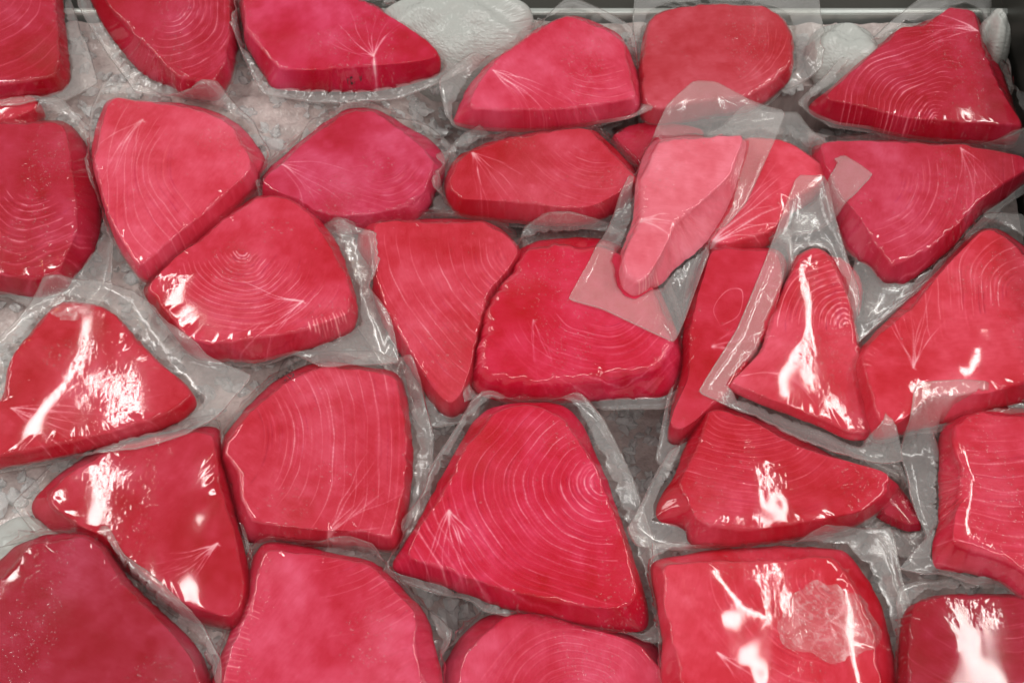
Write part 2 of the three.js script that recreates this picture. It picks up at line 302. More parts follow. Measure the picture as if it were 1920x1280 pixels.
  profile.forEach((f, i) => fr.push(ring((k) => {
    let [r, y, w = 0] = f(k); const side = Math.max(0, i - nTop + 1) / 4; y += (seat - 0.10) * t * w;
    const x = cx + C[k][0] * r, z = cz + C[k][1] * r, rip = wav * 0.00017 * vn(x * 80, z * 80, seed + 300) * smooth(vn(x * 22, z * 22, seed + 310), -0.2, 0.6) * (1 - side);
    const ed = smooth(i, inner.length - 5, inner.length) * (1 - side), rim = smooth(i, inner.length - 3, inner.length + 1) * smooth(i, inner.length + 5, inner.length + 2), cr = ed * 0.0019 * fold * Math.pow(wr(k, 0.3), 6) + rim * 0.0007 * Math.max(0, vn(k * 0.85, i * 0.5, seed + 500)) * smooth(vn(k * 0.12, seed, 510), -0.3, 0.4);
    return P(k, r + gap * (i >= inner.length ? 1 : 0) + cr * smooth(i, inner.length, inner.length + 3) + side * side * (0.0012 + 0.0052 * fold * wr(k) * wr(k)), y + gap + 0.0003 + rip * 0.8 + cr);
  })));
  const J = 14, flangeR = [], flangeY = [], low = [], tuck = C.map((_, k) => 1 - smooth(rp[k] - rb[k], 0.004, 0.010)); soft(tuck, 2);
  for (let j = 0; j <= J; j++) {
    const f = j / J; flangeR.push(ring((k) => { const a = rb[k] + 0.0022 + 0.0052 * fold * wr(k) * wr(k), b = Math.max(rp[k], a + 0.002); return lerp(lerp(a, b, f), rb[k] + 0.001, tuck[k]); }));
    low.push(new Float32Array(N)); flangeY.push(new Float32Array(N));
    for (let k = 0; k < N; k++) {
      const r = flangeR[j][k], x = cx + C[k][0] * r, z = cz + C[k][1] * r, own = Y(x, z) + 0.002 + (d.rest ? 0 : 0.26 * t * (1 - 0.45 * f)) - f * (d.droop ?? 0.003) + (d.rest ? 0.0075 * f * f * (0.5 + vn(k * 0.07, seed, 77)) + 0.0025 * f * vn(x * 60, z * 60, 78) : 0);
      const wrinkle = fold * (0.0034 * (wr(k, f * 0.6) - 0.5) * (1 - 0.85 * f) + 0.0012 * vn(x * 22, z * 22, seed + 400) * Math.min(1, f * 3));
      low[j][k] = lerp(Math.max(hMax(x, z) + 0.0010, own + wrinkle), own - 0.008 * f, tuck[k]); flangeY[j][k] = j ? low[j][k] : Y(x, z) + seat * t;
      if (!j) low[j][k] = flangeY[j][k];
    }
  }
  for (let it = 0; it < 36; it++) for (let j = 1; j <= J; j++) { const row = flangeY[j], up = flangeY[j - 1], dn = flangeY[Math.min(J, j + 1)], c = row.slice(); for (let k = 0; k < N; k++) row[k] = Math.max(low[j][k], 0.25 * (up[k] + dn[k] + c[(k + 1) % N] + c[(k + N - 1) % N])); }
  for (let k = 0; k < N; k++) if (tuck[k] < 0.5) { flangeY[J - 3][k] += 0.0007; flangeY[J - 4][k] += 0.0004; }
  const edgeRings = [];
  for (let j = 0; j <= J; j++) edgeRings.push(ring((k) => { const r = flangeR[j][k]; return [cx + C[k][0] * r, flangeY[j][k], cz + C[k][1] * r]; }));
  const off = (seed * 0.137) % 1, filmUV = (p) => [p[0] / 0.22 + off, p[2] / 0.22 + off * 3.7];
  fr.push(edgeRings[0]);
  const filmG = ringMesh(fr, filmUV);
  const under = edgeRings.map((r, j) => r.map(([x, y, z], k) => { const q = j === J ? 1 : 1; return [x, y - 0.0006 * q, z]; })).reverse();
  const lips = [[0.0010, 0.0004], [0.0001, 0.0007], [0.0009, 0.0010]].map(([w, h]) => edgeRings[J].map(([x, y, z], k) => { const q = w / Math.max(0.02, flangeR[J][k]); return [x + (cx - x) * q, y + h, z + (cz - z) * q]; }));
  const flangeG = ringMesh([...edgeRings, ...lips], filmUV), underG = ringMesh(under, filmUV);
  { const c = new THREE.Vector3(cx, Y(cx, cz) + t, cz), n = new THREE.Vector3(-plane.sx, 1, -plane.sz).normalize(), v = c.clone().sub(eye).normalize().reflect(n), k = (1.52 - c.y) / v.y; if (globalThis.DBG) console.log(seed, mid.map(Math.round).join(','), 's', plane.sx.toFixed(3), plane.sz.toFixed(3), 'hits', (c.x + v.x * k).toFixed(2), (c.z + v.z * k).toFixed(2), d.label.slice(0, 40)); }
  raster(filmG.attributes.position.array, filmG.index.array); raster(flangeG.attributes.position.array, flangeG.index.array);
  part('tuna_steak', meatG, meat, pack);
  part('pouch_film', filmG, d.film ?? M.film, pack);
  part('pouch_edge', mergeGeometries([flangeG, underG]), d.flange ?? M.flange, pack);
  for (const [px, py, rx, ry, turn = 0] of d.pockets ?? []) {             // cloudy patches: air caught under the film, and on one pack a folded film flap
    let y = 0.03, q; for (let k = 0; k < 14; k++) { q = at(px, py, { y, sx: 0, sz: 0 }); y = 0.5 * y + 0.5 * hAt(...q); }
    const K = 64, pos = [], uv = [], idx = [], ca = Math.cos(turn), sa = Math.sin(turn), sc = 1 / 2286;
    for (let j = 0; j <= 7; j++) for (let k = 0; k < K; k++) {
      const s = j / 7, a = (k / K) * 2 * Math.PI, w = s * (1 + 0.22 * vn(Math.cos(a) * 1.5 + px, Math.sin(a) * 1.5 + py, 3) + 0.12 * vn(Math.cos(a) * 5 + px, Math.sin(a) * 5, 4)), u = Math.cos(a) * rx * w, v = Math.sin(a) * ry * w * 1.15, x = q[0] + (u * ca - v * sa) * sc, z = q[1] + (u * sa + v * ca) * sc;
      pos.push(x, hAt(x, z) + 0.0004 + 0.0007 * Math.sqrt(Math.max(0, 1 - s * s)) + (j < 7 ? 0.0002 * vn(x * 260, z * 260, 5) : 0), z); uv.push(x / 0.22, z / 0.22);
      if (j) { const l = (k + 1) % K, a0 = (j - 1) * K, b0 = j * K; idx.push(a0 + k, a0 + l, b0 + k, a0 + l, b0 + l, b0 + k); }
    }
    const g = new THREE.BufferGeometry(); g.setAttribute('position', new THREE.Float32BufferAttribute(pos, 3)); g.setAttribute('uv', new THREE.Float32BufferAttribute(uv, 2)); g.setIndex(idx); g.computeVertexNormals();
    part('cloudy_patch', g, M.pocket, pack, 'cloudy patch where air is caught under the film');
  }
  if (d.code) {                                                          // date code printed in black on the film
    const [px, py, ang, w, h, text] = d.code, cv = document.createElement('canvas'); cv.width = 256; cv.height = 128;
    const c = cv.getContext('2d'); c.clearRect(0, 0, 256, 128); c.fillStyle = '#ffffff'; c.fillRect(0, 0, 256, 128); c.fillStyle = '#14100f'; c.font = 'bold 54px monospace';
    text.forEach((s, i) => c.fillText(s, 8, 52 + i * 58));
    const a = document.createElement('canvas'); a.width = 256; a.height = 128; const ac = a.getContext('2d'); ac.fillStyle = '#000'; ac.fillRect(0, 0, 256, 128); ac.fillStyle = '#fff'; ac.font = 'bold 54px monospace'; text.forEach((s, i) => ac.fillText(s, 8, 52 + i * 58));
    const m = new THREE.MeshStandardMaterial({ color: new THREE.Color().setRGB(0.02, 0.018, 0.018), roughness: 0.5, alphaMap: new THREE.CanvasTexture(a), alphaTest: 0.5, side: THREE.DoubleSide });
    const q0 = (() => { let y = 0.02, q; for (let k = 0; k < 12; k++) { q = at(px, py, { y, sx: 0, sz: 0 }); y = 0.5 * y + 0.5 * hAt(...q); } return q; })();
    const g = new THREE.PlaneGeometry(w, h, 24, 12), p = g.attributes.position, ca = Math.cos(ang), sa = Math.sin(ang);
    for (let i = 0; i < p.count; i++) { const u = p.getX(i), v = -p.getY(i), x = q0[0] + u * ca - v * sa, z = q0[1] + u * sa + v * ca; p.setXYZ(i, x, hMax(x, z) + 0.0012, z); }
    g.computeVertexNormals(); part('date_code', g, m, pack, 'black printed date code');
  }
  // base of the thing
  const o = new THREE.Vector3(cx, Y(cx, cz), cz); pack.position.copy(o);
  for (const c of pack.children) c.geometry.translate(-o.x, -o.y, -o.z);
  add(pack, 'tuna_pack', d.label, 'tuna pack', 'thing', 'vacuum packed tuna steaks laid on the ice');
}

// ---------------------------------------------------------------- the packs, lowest first; outlines as the photograph (1920 x 1280) shows them
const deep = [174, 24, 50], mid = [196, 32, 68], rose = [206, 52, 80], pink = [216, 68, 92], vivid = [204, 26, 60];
const packs = [
  { label: 'red tuna sliver in a cloudy bag, right of the steak with parallel glare streaks', lift: -0.009, t: 0.012, tone: deep,
    round: 0.08, top: [[1640, 895], [1690, 915], [1728, 982], [1702, 984], [1660, 965], [1630, 940]],
    pouch: [[1590, 870], [1680, 880], [1737, 985], [1735, 1040], [1685, 1045], [1640, 1000], [1590, 960]] },
  { label: 'dark red tuna steak mostly hidden under the palest pink strip, left corner showing', lift: -0.010, t: 0.022, tone: deep,
    top: [[1150, 252], [1180, 236], [1240, 225], [1320, 245], [1290, 310], [1215, 322], [1185, 295]],
    pouch: [[1128, 245], [1205, 212], [1330, 235], [1300, 320], [1205, 338], [1160, 290]] },
  { label: 'pink tuna end tucked under the right edge of the long triangular bag', lift: -0.004, t: 0.024, tone: rose,
    top: [[1490, 480], [1575, 483], [1612, 520], [1614, 560], [1590, 596], [1490, 600]],
    pouch: [[1480, 470], [1600, 476], [1680, 520], [1700, 552], [1625, 606], [1490, 615]] },
  { label: 'dull red tuna steak cut by the bottom edge, below the steak with sharpest rings', lift: -0.008, t: 0.026, tone: rose, arcs: [[[1080, 1320], 60, 150, 6, 190, 330, 0.9, 0.6]],
    top: [[950, 1152], [1030, 1155], [1110, 1180], [1195, 1205], [1240, 1255], [1270, 1340], [880, 1340], [872, 1230]],
    base: [[930, 1150], [1200, 1195], [1255, 1250], [1285, 1350], [815, 1350], [835, 1240]],
    pouch: [[925, 1145], [1210, 1195], [1265, 1250], [1305, 1350], [800, 1350], [828, 1238]] },
  { label: 'small orange tinged tuna corner at the left edge, above the slab with golden glints', lift: -0.002, t: 0.02, tone: [190, 40, 58],
    top: [[-80, 182], [55, 178], [72, 200], [40, 218], [0, 228], [-80, 236]],
    pouch: [[-90, 165], [70, 170], [122, 212], [70, 232], [0, 240], [-90, 245]] },
  { label: 'oval rose tuna steak in a wide rectangular bag against the steel back edge', lift: 0.006, t: 0.026, tone: [186, 52, 66], flange: M.milky, arcs: [[[1340, 50], 110, 150, 3, 0, 70, 0.9, 0.5]],
    top: [[1215, 42], [1250, 16], [1330, 8], [1430, 12], [1470, 36], [1487, 72], [1482, 120], [1440, 158], [1400, 178], [1340, 186], [1240, 205], [1207, 190], [1205, 110]],
    pouch: [[1195, 2], [1360, -12], [1524, 0], [1528, 145], [1440, 186], [1320, 208], [1205, 222], [1195, 120]] },
  { label: 'large tuna steak with nested arch lines, in the top right corner beside dark wall', lift: 0.012, t: 0.028, tone: deep, round: 0.2,
    arcs: [[[1755, 225], 8, 175, 14, 178, 285, 0.9, 0.95]], fans: [[[1832, 60], 165, 205, 8, 200, -20, 0.9]],
    top: [[1735, 48], [1782, 14], [1828, 20], [1842, 75], [1872, 160], [1912, 220], [1918, 236], [1830, 232], [1750, 226], [1690, 218], [1620, 200], [1548, 180], [1640, 96], [1690, 52]],
    base: [[1732, 40], [1840, 10], [1850, 75], [1925, 225], [1925, 250], [1740, 250], [1565, 232], [1502, 198], [1545, 176], [1640, 90]],
    pouch: [[1728, 12], [1850, 2], [1865, 80], [1935, 205], [1940, 258], [1700, 262], [1560, 245], [1500, 202], [1540, 165], [1640, 78]] },
  { label: 'dark red tuna steak cut off by the top left corner', lift: 0.008, t: 0.026, tone: deep, arcs: [[[-40, -40], 90, 200, 5, 20, 110, 1, 0.5]],  // dark tone includes the corner vignette
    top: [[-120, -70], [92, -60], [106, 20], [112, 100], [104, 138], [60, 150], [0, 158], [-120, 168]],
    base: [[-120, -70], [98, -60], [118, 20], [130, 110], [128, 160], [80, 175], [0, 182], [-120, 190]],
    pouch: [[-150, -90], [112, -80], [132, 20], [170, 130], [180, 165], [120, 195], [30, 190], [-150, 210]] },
  { label: 'dark tuna steak in a crumpled bag, second from left along the top edge', lift: 0.010, t: 0.028, tone: deep, fold: 1.6, arcs: [[[320, 10], 35, 120, 6, -10, 115, 1, 0.7]],
    top: [[185, -60], [200, 4], [246, 58], [292, 104], [335, 142], [398, 152], [424, 110], [432, 50], [415, -60]],
    base: [[170, -60], [185, 30], [225, 90], [270, 140], [338, 168], [405, 165], [432, 120], [440, 50], [420, -60]],
    pouch: [[150, -80], [156, 22], [185, 70], [238, 142], [262, 178], [330, 185], [412, 178], [450, 118], [448, -80]] },
  { label: 'red tuna steak with a white node sprouting thin lines, along the top edge', lift: 0.014, t: 0.030, tone: mid, round: 0.2, fold: 1.3,
    fans: [[[701, 108], -165, -35, 9, 130, 30, 1.1]], lines: [[[[701, 105], [703, 135], [706, 165]], 2.2, 0.8, '250,195,200']],
    top: [[463, -25], [600, -25], [705, 14], [800, 74], [820, 94], [812, 106], [760, 118], [700, 124], [600, 130], [525, 126], [492, 95], [460, 52]],
    base: [[455, -25], [600, -30], [705, 10], [822, 88], [822, 130], [800, 150], [700, 172], [600, 172], [520, 168], [500, 150], [470, 100], [455, 50]],
    pouch: [[432, -45], [424, 28], [452, 90], [502, 182], [560, 195], [640, 200], [745, 192], [826, 165], [872, 122], [828, 66], [640, -50]], code: [674, 168, -0.1, 0.022, 0.009, ['FE: Y']] },
  { label: 'rose tuna steak with a pointed top, standing in front of the steel rim', lift: 0.014, t: 0.030, tone: rose, fans: [[[925, 132], 22, 66, 9, 210, 22, 0.8]], arcs: [[[1120, 60], 90, 150, 4, 60, 120, 0.9, 0.5]],
    top: [[1065, 26], [1150, 60], [1170, 82], [1190, 160], [1190, 182], [1090, 198], [1020, 206], [940, 208], [885, 204], [878, 192], [905, 142], [932, 110], [980, 72]],
    base: [[1065, 22], [1160, 62], [1200, 150], [1208, 200], [1160, 215], [1000, 228], [860, 238], [852, 222], [880, 160], [932, 106]],
    pouch: [[1065, 14], [1178, 66], [1206, 150], [1214, 205], [1206, 222], [1130, 240], [1000, 242], [850, 244], [836, 152], [956, 76]] },
  { label: 'dark red tuna slab with small golden glints at the left edge', sx: 0.07, sz: 0.02, wavy: 0.7, lift: 0.006, t: 0.030, tone: deep, arcs: [[[60, 330], 60, 200, 7, 50, 150, 1, 0.7]],
    top: [[-60, 240], [0, 232], [70, 226], [118, 232], [134, 300], [142, 370], [145, 430], [110, 505], [60, 522], [0, 514], [-60, 500]],
    base: [[-60, 235], [0, 228], [120, 228], [160, 270], [186, 330], [190, 420], [172, 480], [130, 525], [70, 546], [0, 543], [-60, 530]],
    pouch: [[-80, 222], [120, 214], [176, 260], [206, 340], [212, 470], [204, 545], [160, 604], [98, 600], [0, 552], [-80, 550]] },
  { label: 'pale rose tuna steak with a thick diagonal cut face, in the upper left', sx: -0.03, sz: 0.05, lift: 0.012, t: 0.031, tone: pink, round: 0.3, arcs: [[[430, 320], 150, 240, 5, 120, 215, 1, 0.6]], fans: [[[268, 228], 95, 140, 6, 190, -25, 0.7]],
    top: [[212, 179], [260, 186], [330, 195], [400, 215], [440, 245], [465, 290], [470, 316], [440, 345], [400, 382], [330, 442], [272, 488], [256, 492], [215, 428], [187, 345], [178, 290], [188, 245]],
    base: [[212, 176], [330, 190], [410, 212], [460, 245], [495, 295], [490, 322], [440, 395], [360, 465], [280, 520], [256, 506], [213, 432], [172, 290]],
    pouch: [[205, 170], [300, 180], [420, 205], [472, 240], [502, 300], [494, 335], [444, 402], [362, 475], [276, 530], [248, 508], [205, 440], [164, 300], [180, 220]] },
  { label: 'plum pink smooth tuna steak with glare along its upper right shoulder', lift: 0.006, t: 0.029, tone: [194, 44, 76], fans: [[[525, 305], 18, 62, 8, 230, 14, 0.55]], arcs: [[[720, 300], 45, 120, 6, 10, 130, 0.9, 0.35]],
    top: [[660, 205], [704, 209], [760, 246], [800, 284], [813, 302], [810, 322], [800, 350], [792, 362], [760, 386], [700, 398], [640, 403], [592, 394], [560, 376], [520, 360], [492, 345], [502, 325], [530, 300], [590, 246], [640, 213]],
    base: [[660, 202], [708, 205], [760, 235], [820, 268], [836, 290], [830, 345], [812, 365], [775, 403], [700, 411], [612, 418], [570, 400], [495, 350], [500, 320], [590, 243], [640, 210]],
    pouch: [[650, 198], [712, 200], [800, 250], [842, 285], [850, 302], [836, 360], [866, 404], [850, 412], [790, 408], [700, 418], [610, 422], [560, 402], [486, 352], [496, 318], [590, 238]] },
  { label: 'wide plum red tuna steak with long curved lines, at the right edge below the top', sx: -0.013, sz: 0.075, lift: 0.010, t: 0.030, tone: [188, 38, 64], round: 0.2, arcs: [[[1620, 330], 100, 300, 10, -8, 75, 1, 0.7]], fans: [[[1802, 276], 40, 105, 6, 190, 20, 0.7]],
    top: [[1540, 268], [1640, 263], [1800, 268], [1920, 292], [1925, 318], [1842, 374], [1790, 428], [1740, 468], [1690, 492], [1672, 496], [1650, 468], [1612, 410], [1572, 360], [1548, 312]],
    base: [[1532, 262], [1800, 262], [1930, 290], [1930, 335], [1850, 390], [1780, 470], [1705, 527], [1680, 530], [1600, 480], [1575, 440], [1545, 340]],
    pouch: [[1518, 262], [1700, 256], [1930, 268], [1945, 350], [1870, 400], [1725, 540], [1604, 645], [1592, 560], [1602, 490], [1560, 420], [1530, 320]] },
  { label: 'red tuna steak with a fan of white veins at its left end', lift: 0.008, t: 0.029, tone: [192, 38, 58], fans: [[[886, 286], 28, 82, 9, 150, 10, 1.0]], arcs: [[[1130, 230], 90, 190, 6, 80, 150, 0.85, 0.45]],
    top: [[882, 281], [960, 258], [1050, 241], [1100, 239], [1120, 255], [1190, 325], [1192, 335], [1150, 366], [1110, 384], [1060, 388], [1000, 384], [920, 378], [868, 372], [845, 352], [842, 330], [853, 302]],
    base: [[880, 278], [1050, 237], [1105, 236], [1195, 325], [1190, 370], [1140, 406], [1060, 411], [960, 407], [870, 390], [835, 360], [838, 325]],
    pouch: [[880, 272], [1050, 232], [1115, 234], [1204, 328], [1175, 410], [1100, 432], [1000, 430], [930, 414], [868, 402], [820, 368], [822, 300]] },
  { over: 1, label: 'light red tuna steak with bold white stripes, right of the palest pink strip', lift: 0.006, t: 0.024, tone: [214, 60, 80], fans: [[[1335, 455], -50, -8, 8, 250, 14, 1.2]],
    top: [[1390, 262], [1470, 264], [1510, 286], [1540, 305], [1552, 326], [1530, 350], [1482, 376], [1480, 396], [1440, 436], [1360, 456], [1310, 440], [1330, 350]],
    pouch: [[1390, 205], [1490, 230], [1560, 282], [1628, 330], [1560, 400], [1490, 440], [1420, 466], [1330, 470], [1290, 400], [1330, 270]] },
  { label: 'bubble speckled tuna steak tapering down to a blunt tip, in the middle', lift: 0.004, t: 0.030, tone: [200, 44, 64], fold: 1.5, arcs: [[[1010, 440], 110, 300, 8, 110, 178, 1, 0.55]],
    top: [[704, 418], [740, 413], [900, 416], [952, 446], [972, 475], [950, 508], [916, 548], [897, 618], [882, 690], [866, 738], [840, 752], [806, 718], [764, 650], [728, 590], [708, 530], [702, 480], [699, 445]],
    base: [[640, 420], [900, 412], [980, 475], [955, 520], [920, 570], [905, 640], [890, 720], [875, 770], [845, 780], [815, 760], [770, 690], [725, 620], [700, 560], [698, 500], [640, 455]],
    pouch: [[620, 422], [730, 406], [880, 402], [962, 432], [990, 470], [965, 520], [920, 600], [906, 700], [892, 795], [790, 805], [745, 720], [668, 610], [648, 490], [612, 442]] },
  { ribs: [[[[905, 580], [893, 640], [892, 690]], 16, 22, 0.6]], label: 'plump red tuna steak with a pale ribbed left rim, centre', lift: 0.006, t: 0.032, tone: vivid, edge: 0.009, arcs: [[[1130, 560], 90, 190, 6, 30, 160, 0.85, 0.6]], fans: [[[1000, 600], 50, 100, 4, 130, -20, 0.6]],
    top: [[990, 466], [1060, 452], [1130, 454], [1192, 482], [1240, 560], [1264, 630], [1260, 658], [1236, 692], [1150, 712], [1050, 718], [960, 718], [908, 708], [894, 684], [898, 620], [916, 576], [942, 522], [976, 482]],
    base: [[985, 460], [1060, 446], [1140, 450], [1210, 500], [1262, 600], [1282, 670], [1268, 725], [1235, 746], [1100, 750], [960, 747], [888, 735], [882, 680], [888, 610], [910, 565], [940, 510]],
    pouch: [[985, 452], [1140, 442], [1230, 500], [1296, 680], [1282, 738], [1235, 772], [1130, 768], [1060, 758], [930, 748], [878, 770], [872, 680], [884, 600]] },
  { label: 'narrow red tuna steak with rounded lower tip, left of the long triangular bag', lift: 0.004, t: 0.028, tone: [196, 34, 58], lines: [[[[1350, 610], [1338, 580], [1365, 545], [1390, 545], [1385, 590], [1350, 612]], 0.7, 0.5]], fans: [[[1335, 650], -30, 20, 5, 110, 30, 0.5]],
    top: [[1335, 468], [1400, 467], [1455, 472], [1470, 520], [1450, 600], [1400, 680], [1360, 740], [1310, 785], [1280, 805], [1258, 800], [1256, 780], [1284, 735], [1292, 690], [1292, 620], [1306, 560], [1322, 510]],
    base: [[1325, 460], [1460, 468], [1475, 520], [1440, 640], [1390, 740], [1320, 800], [1285, 828], [1255, 825], [1243, 790], [1265, 740], [1278, 680], [1282, 600], [1300, 540]],
    pouch: [[1320, 455], [1470, 460], [1482, 520], [1420, 740], [1320, 832], [1256, 882], [1230, 868], [1244, 800], [1268, 680], [1288, 540]] },
  { ribs: [[[[1650, 640], [1632, 670], [1624, 690]], 5, 12, 0.7]], label: 'big pinkish red tuna steak with vein node and wavy white glare, right edge', sx: -0.02, sz: 0.03, lift: 0.012, t: 0.028, tone: [208, 50, 70], wavy: 1.5, fans: [[[1712, 690], -112, -62, 7, 190, 8, 0.95]], arcs: [[[1930, 560], 60, 200, 6, 165, 255, 1.1, 0.8]],
    top: [[1770, 502], [1840, 430], [1880, 434], [1930, 480], [1960, 600], [1960, 700], [1850, 738], [1750, 745], [1715, 770], [1690, 790], [1652, 795], [1642, 770], [1628, 720], [1616, 662], [1652, 622], [1702, 580]],
    base: [[1765, 498], [1840, 420], [1900, 430], [1970, 500], [1970, 720], [1850, 770], [1720, 806], [1645, 812], [1620, 720], [1608, 660]],
    pouch: [[1735, 545], [1840, 408], [1905, 422], [1985, 500], [1985, 770], [1730, 815], [1640, 826], [1600, 662]] },
  { label: 'rose red tuna steak with upright lines and a printed code on its top left edge', lift: 0.004, t: 0.030, tone: [200, 46, 68], arcs: [[[380, 820], 170, 370, 8, -40, 38, 1, 0.7]], fans: [[[610, 1000], -62, -22, 8, 230, -8, 0.7]],
    top: [[612, 684], [680, 692], [742, 704], [750, 750], [764, 820], [759, 900], [744, 980], [732, 1008], [680, 996], [600, 992], [520, 984], [472, 976], [452, 940], [442, 880], [422, 850], [444, 800], [502, 746], [562, 702]],
    base: [[600, 678], [700, 690], [752, 705], [772, 820], [765, 930], [742, 1032], [650, 1020], [540, 1015], [462, 1016], [440, 960], [412, 850], [440, 790], [520, 710]],
    pouch: [[548, 684], [620, 672], [700, 682], [768, 698], [806, 830], [800, 960], [768, 1046], [640, 1030], [500, 1028], [452, 1032], [430, 960], [405, 850], [500, 740]], code: [552, 700, -0.75, 0.028, 0.016, ['SA85', '-15']] },
  { label: 'dark red tuna steak with white glare at its left, below the broadest glare patch', lift: 0.006, t: 0.027, tone: [184, 30, 52], wavy: 1.7, fans: [[[408, 1020], 125, 172, 8, 160, 14, 1.0]], sx: 0.03, sz: 0.02,
    top: [[130, 882], [200, 846], [290, 816], [360, 806], [398, 812], [405, 850], [416, 920], [440, 1000], [460, 1090], [453, 1138], [428, 1158], [360, 1140], [290, 1095], [200, 1012], [150, 985], [112, 960], [90, 942], [94, 918]],
    base: [[125, 878], [200, 838], [400, 798], [415, 850], [470, 1085], [465, 1140], [440, 1176], [350, 1160], [260, 1090], [150, 1010], [75, 995], [44, 955]],
    pouch: [[120, 870], [300, 805], [405, 792], [425, 860], [480, 1090], [472, 1158], [440, 1184], [330, 1160], [200, 1060], [80, 1006], [36, 955]] },
  { ribs: [[[[580, 610], [625, 596], [660, 578]], 11, 14, 0.8]], wavy: 0.6, label: 'red tuna steak with fine rings and two white crescents of glare, left of centre', sx: 0.052, sz: 0.0, lift: 0.012, t: 0.029, tone: [202, 42, 66], arcs: [[[455, 470], 12, 175, 13, 25, 165, 0.85, 0.7]], fans: [[[568, 566], 132, 196, 8, 200, 10, 1.0]],
    top: [[505, 367], [540, 372], [580, 402], [620, 460], [648, 510], [660, 555], [652, 588], [620, 602], [560, 622], [480, 636], [400, 644], [368, 640], [344, 626], [304, 575], [278, 545], [276, 536], [322, 490], [380, 446], [440, 396], [480, 370]],
    base: [[505, 362], [560, 375], [630, 450], [668, 560], [668, 605], [640, 630], [555, 660], [480, 680], [400, 672], [345, 645], [290, 575], [268, 540], [320, 485], [440, 390]],
    pouch: [[500, 356], [590, 390], [700, 446], [704, 480], [690, 560], [722, 602], [744, 690], [600, 688], [555, 674], [450, 684], [370, 672], [330, 640], [262, 545], [310, 480], [430, 385]] },
  { climb: 0.004, label: 'vivid red tuna steak with sharp rings like a tree trunk, bottom centre', lift: 0.012, t: 0.031, tone: vivid, round: 0.3, arcs: [[[1134, 905], 26, 410, 17, 88, 238, 0.92, 1.0]], fans: [[[842, 958], 52, 108, 9, 190, -16, 1.1]],
    top: [[932, 772], [1000, 757], [1055, 782], [1088, 830], [1120, 880], [1150, 960], [1184, 1060], [1196, 1108], [1182, 1134], [1140, 1142], [1060, 1132], [950, 1108], [850, 1074], [776, 1050], [764, 1032], [792, 980], [842, 900], [872, 840]],
    base: [[920, 765], [1062, 762], [1130, 880], [1205, 1100], [1216, 1178], [1190, 1185], [1090, 1175], [960, 1135], [850, 1098], [740, 1075], [735, 1055], [780, 985], [860, 835]],
    pouch: [[910, 757], [1088, 766], [1128, 800], [1182, 915], [1232, 1060], [1236, 1165], [1262, 1190], [1218, 1206], [1080, 1186], [940, 1150], [812, 1110], [726, 1080], [770, 980], [850, 830]] },
  { label: 'red tuna steak with parallel white glare streaks, under the triangular bag', sx: -0.115, sz: 0.04, lift: 0.006, t: 0.029, tone: [198, 38, 60], arcs: [[[1400, 690], 110, 270, 9, 45, 140, 0.9, 0.65]], wavy: 1.2,
    top: [[1335, 768], [1400, 782], [1500, 836], [1600, 868], [1662, 886], [1666, 924], [1604, 962], [1480, 984], [1390, 994], [1335, 988], [1304, 970], [1285, 930], [1272, 905], [1294, 860], [1314, 812]],
    base: [[1320, 760], [1400, 775], [1672, 884], [1684, 930], [1624, 966], [1500, 1005], [1400, 1024], [1300, 1025], [1282, 990], [1225, 975], [1245, 920], [1265, 890]],
    pouch: [[1315, 755], [1400, 770], [1680, 890], [1672, 940], [1605, 985], [1450, 1012], [1330, 1034], [1200, 1030], [1180, 1000], [1232, 910]] },
  { ribs: [[[[470, 1130], [440, 1200], [420, 1290]], 15, 44, 0.55]], label: 'rose tuna steak with pale ribs down its left side, at the bottom edge', lift: 0.010, t: 0.031, tone: rose, arcs: [[[560, 880], 180, 380, 11, 22, 75, 0.9, 0.6]],
    top: [[497, 1032], [560, 1036], [640, 1046], [700, 1062], [740, 1110], [776, 1150], [784, 1230], [780, 1340], [420, 1340], [418, 1270], [446, 1180], [472, 1120]],
    base: [[492, 1020], [640, 1040], [705, 1056], [760, 1110], [806, 1170], [805, 1350], [402, 1350], [404, 1260], [446, 1150]],
    pouch: [[490, 1010], [700, 1046], [762, 1100], [836, 1190], [805, 1290], [800, 1360], [390, 1360], [400, 1265], [440, 1150]] },
  { pockets: [[1555, 1165, 85, 62, 0.3]], label: 'bright red tuna steak with a dusty frosted bubble patch, bottom right of centre', sx: -0.09, sz: 0.02, lift: 0.010, t: 0.030, tone: [208, 44, 64], wavy: 1.6, arcs: [[[1570, 1080], 30, 230, 9, 100, 195, 0.9, 0.5]], fans: [[[1345, 1225], 22, 62, 6, 200, 10, 0.8]],
    top: [[1245, 1062], [1330, 1052], [1480, 1046], [1560, 1042], [1598, 1090], [1636, 1170], [1646, 1240], [1640, 1340], [1305, 1340], [1270, 1240], [1250, 1150]],
    base: [[1230, 1042], [1440, 1025], [1612, 1008], [1630, 1060], [1668, 1200], [1672, 1350], [1272, 1350], [1242, 1180]],
    pouch: [[1230, 1032], [1440, 1016], [1658, 1006], [1682, 1100], [1712, 1250], [1702, 1360], [1262, 1360], [1236, 1190]] },
  { label: 'deep red tuna steak with an upright white bar of glare, bottom right corner', sx: -0.025, sz: 0.02, lift: 0.006, t: 0.028, tone: [160, 16, 42], wavy: 0.6, arcs: [[[1900, 1000], 150, 340, 6, 70, 140, 1, 0.45]],  // the deep tone also holds the vignette of this corner
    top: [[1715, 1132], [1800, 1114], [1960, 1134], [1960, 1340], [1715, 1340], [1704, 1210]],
    pouch: [[1690, 1112], [1790, 1096], [1975, 1120], [1975, 1355], [1688, 1355], [1684, 1220]] },
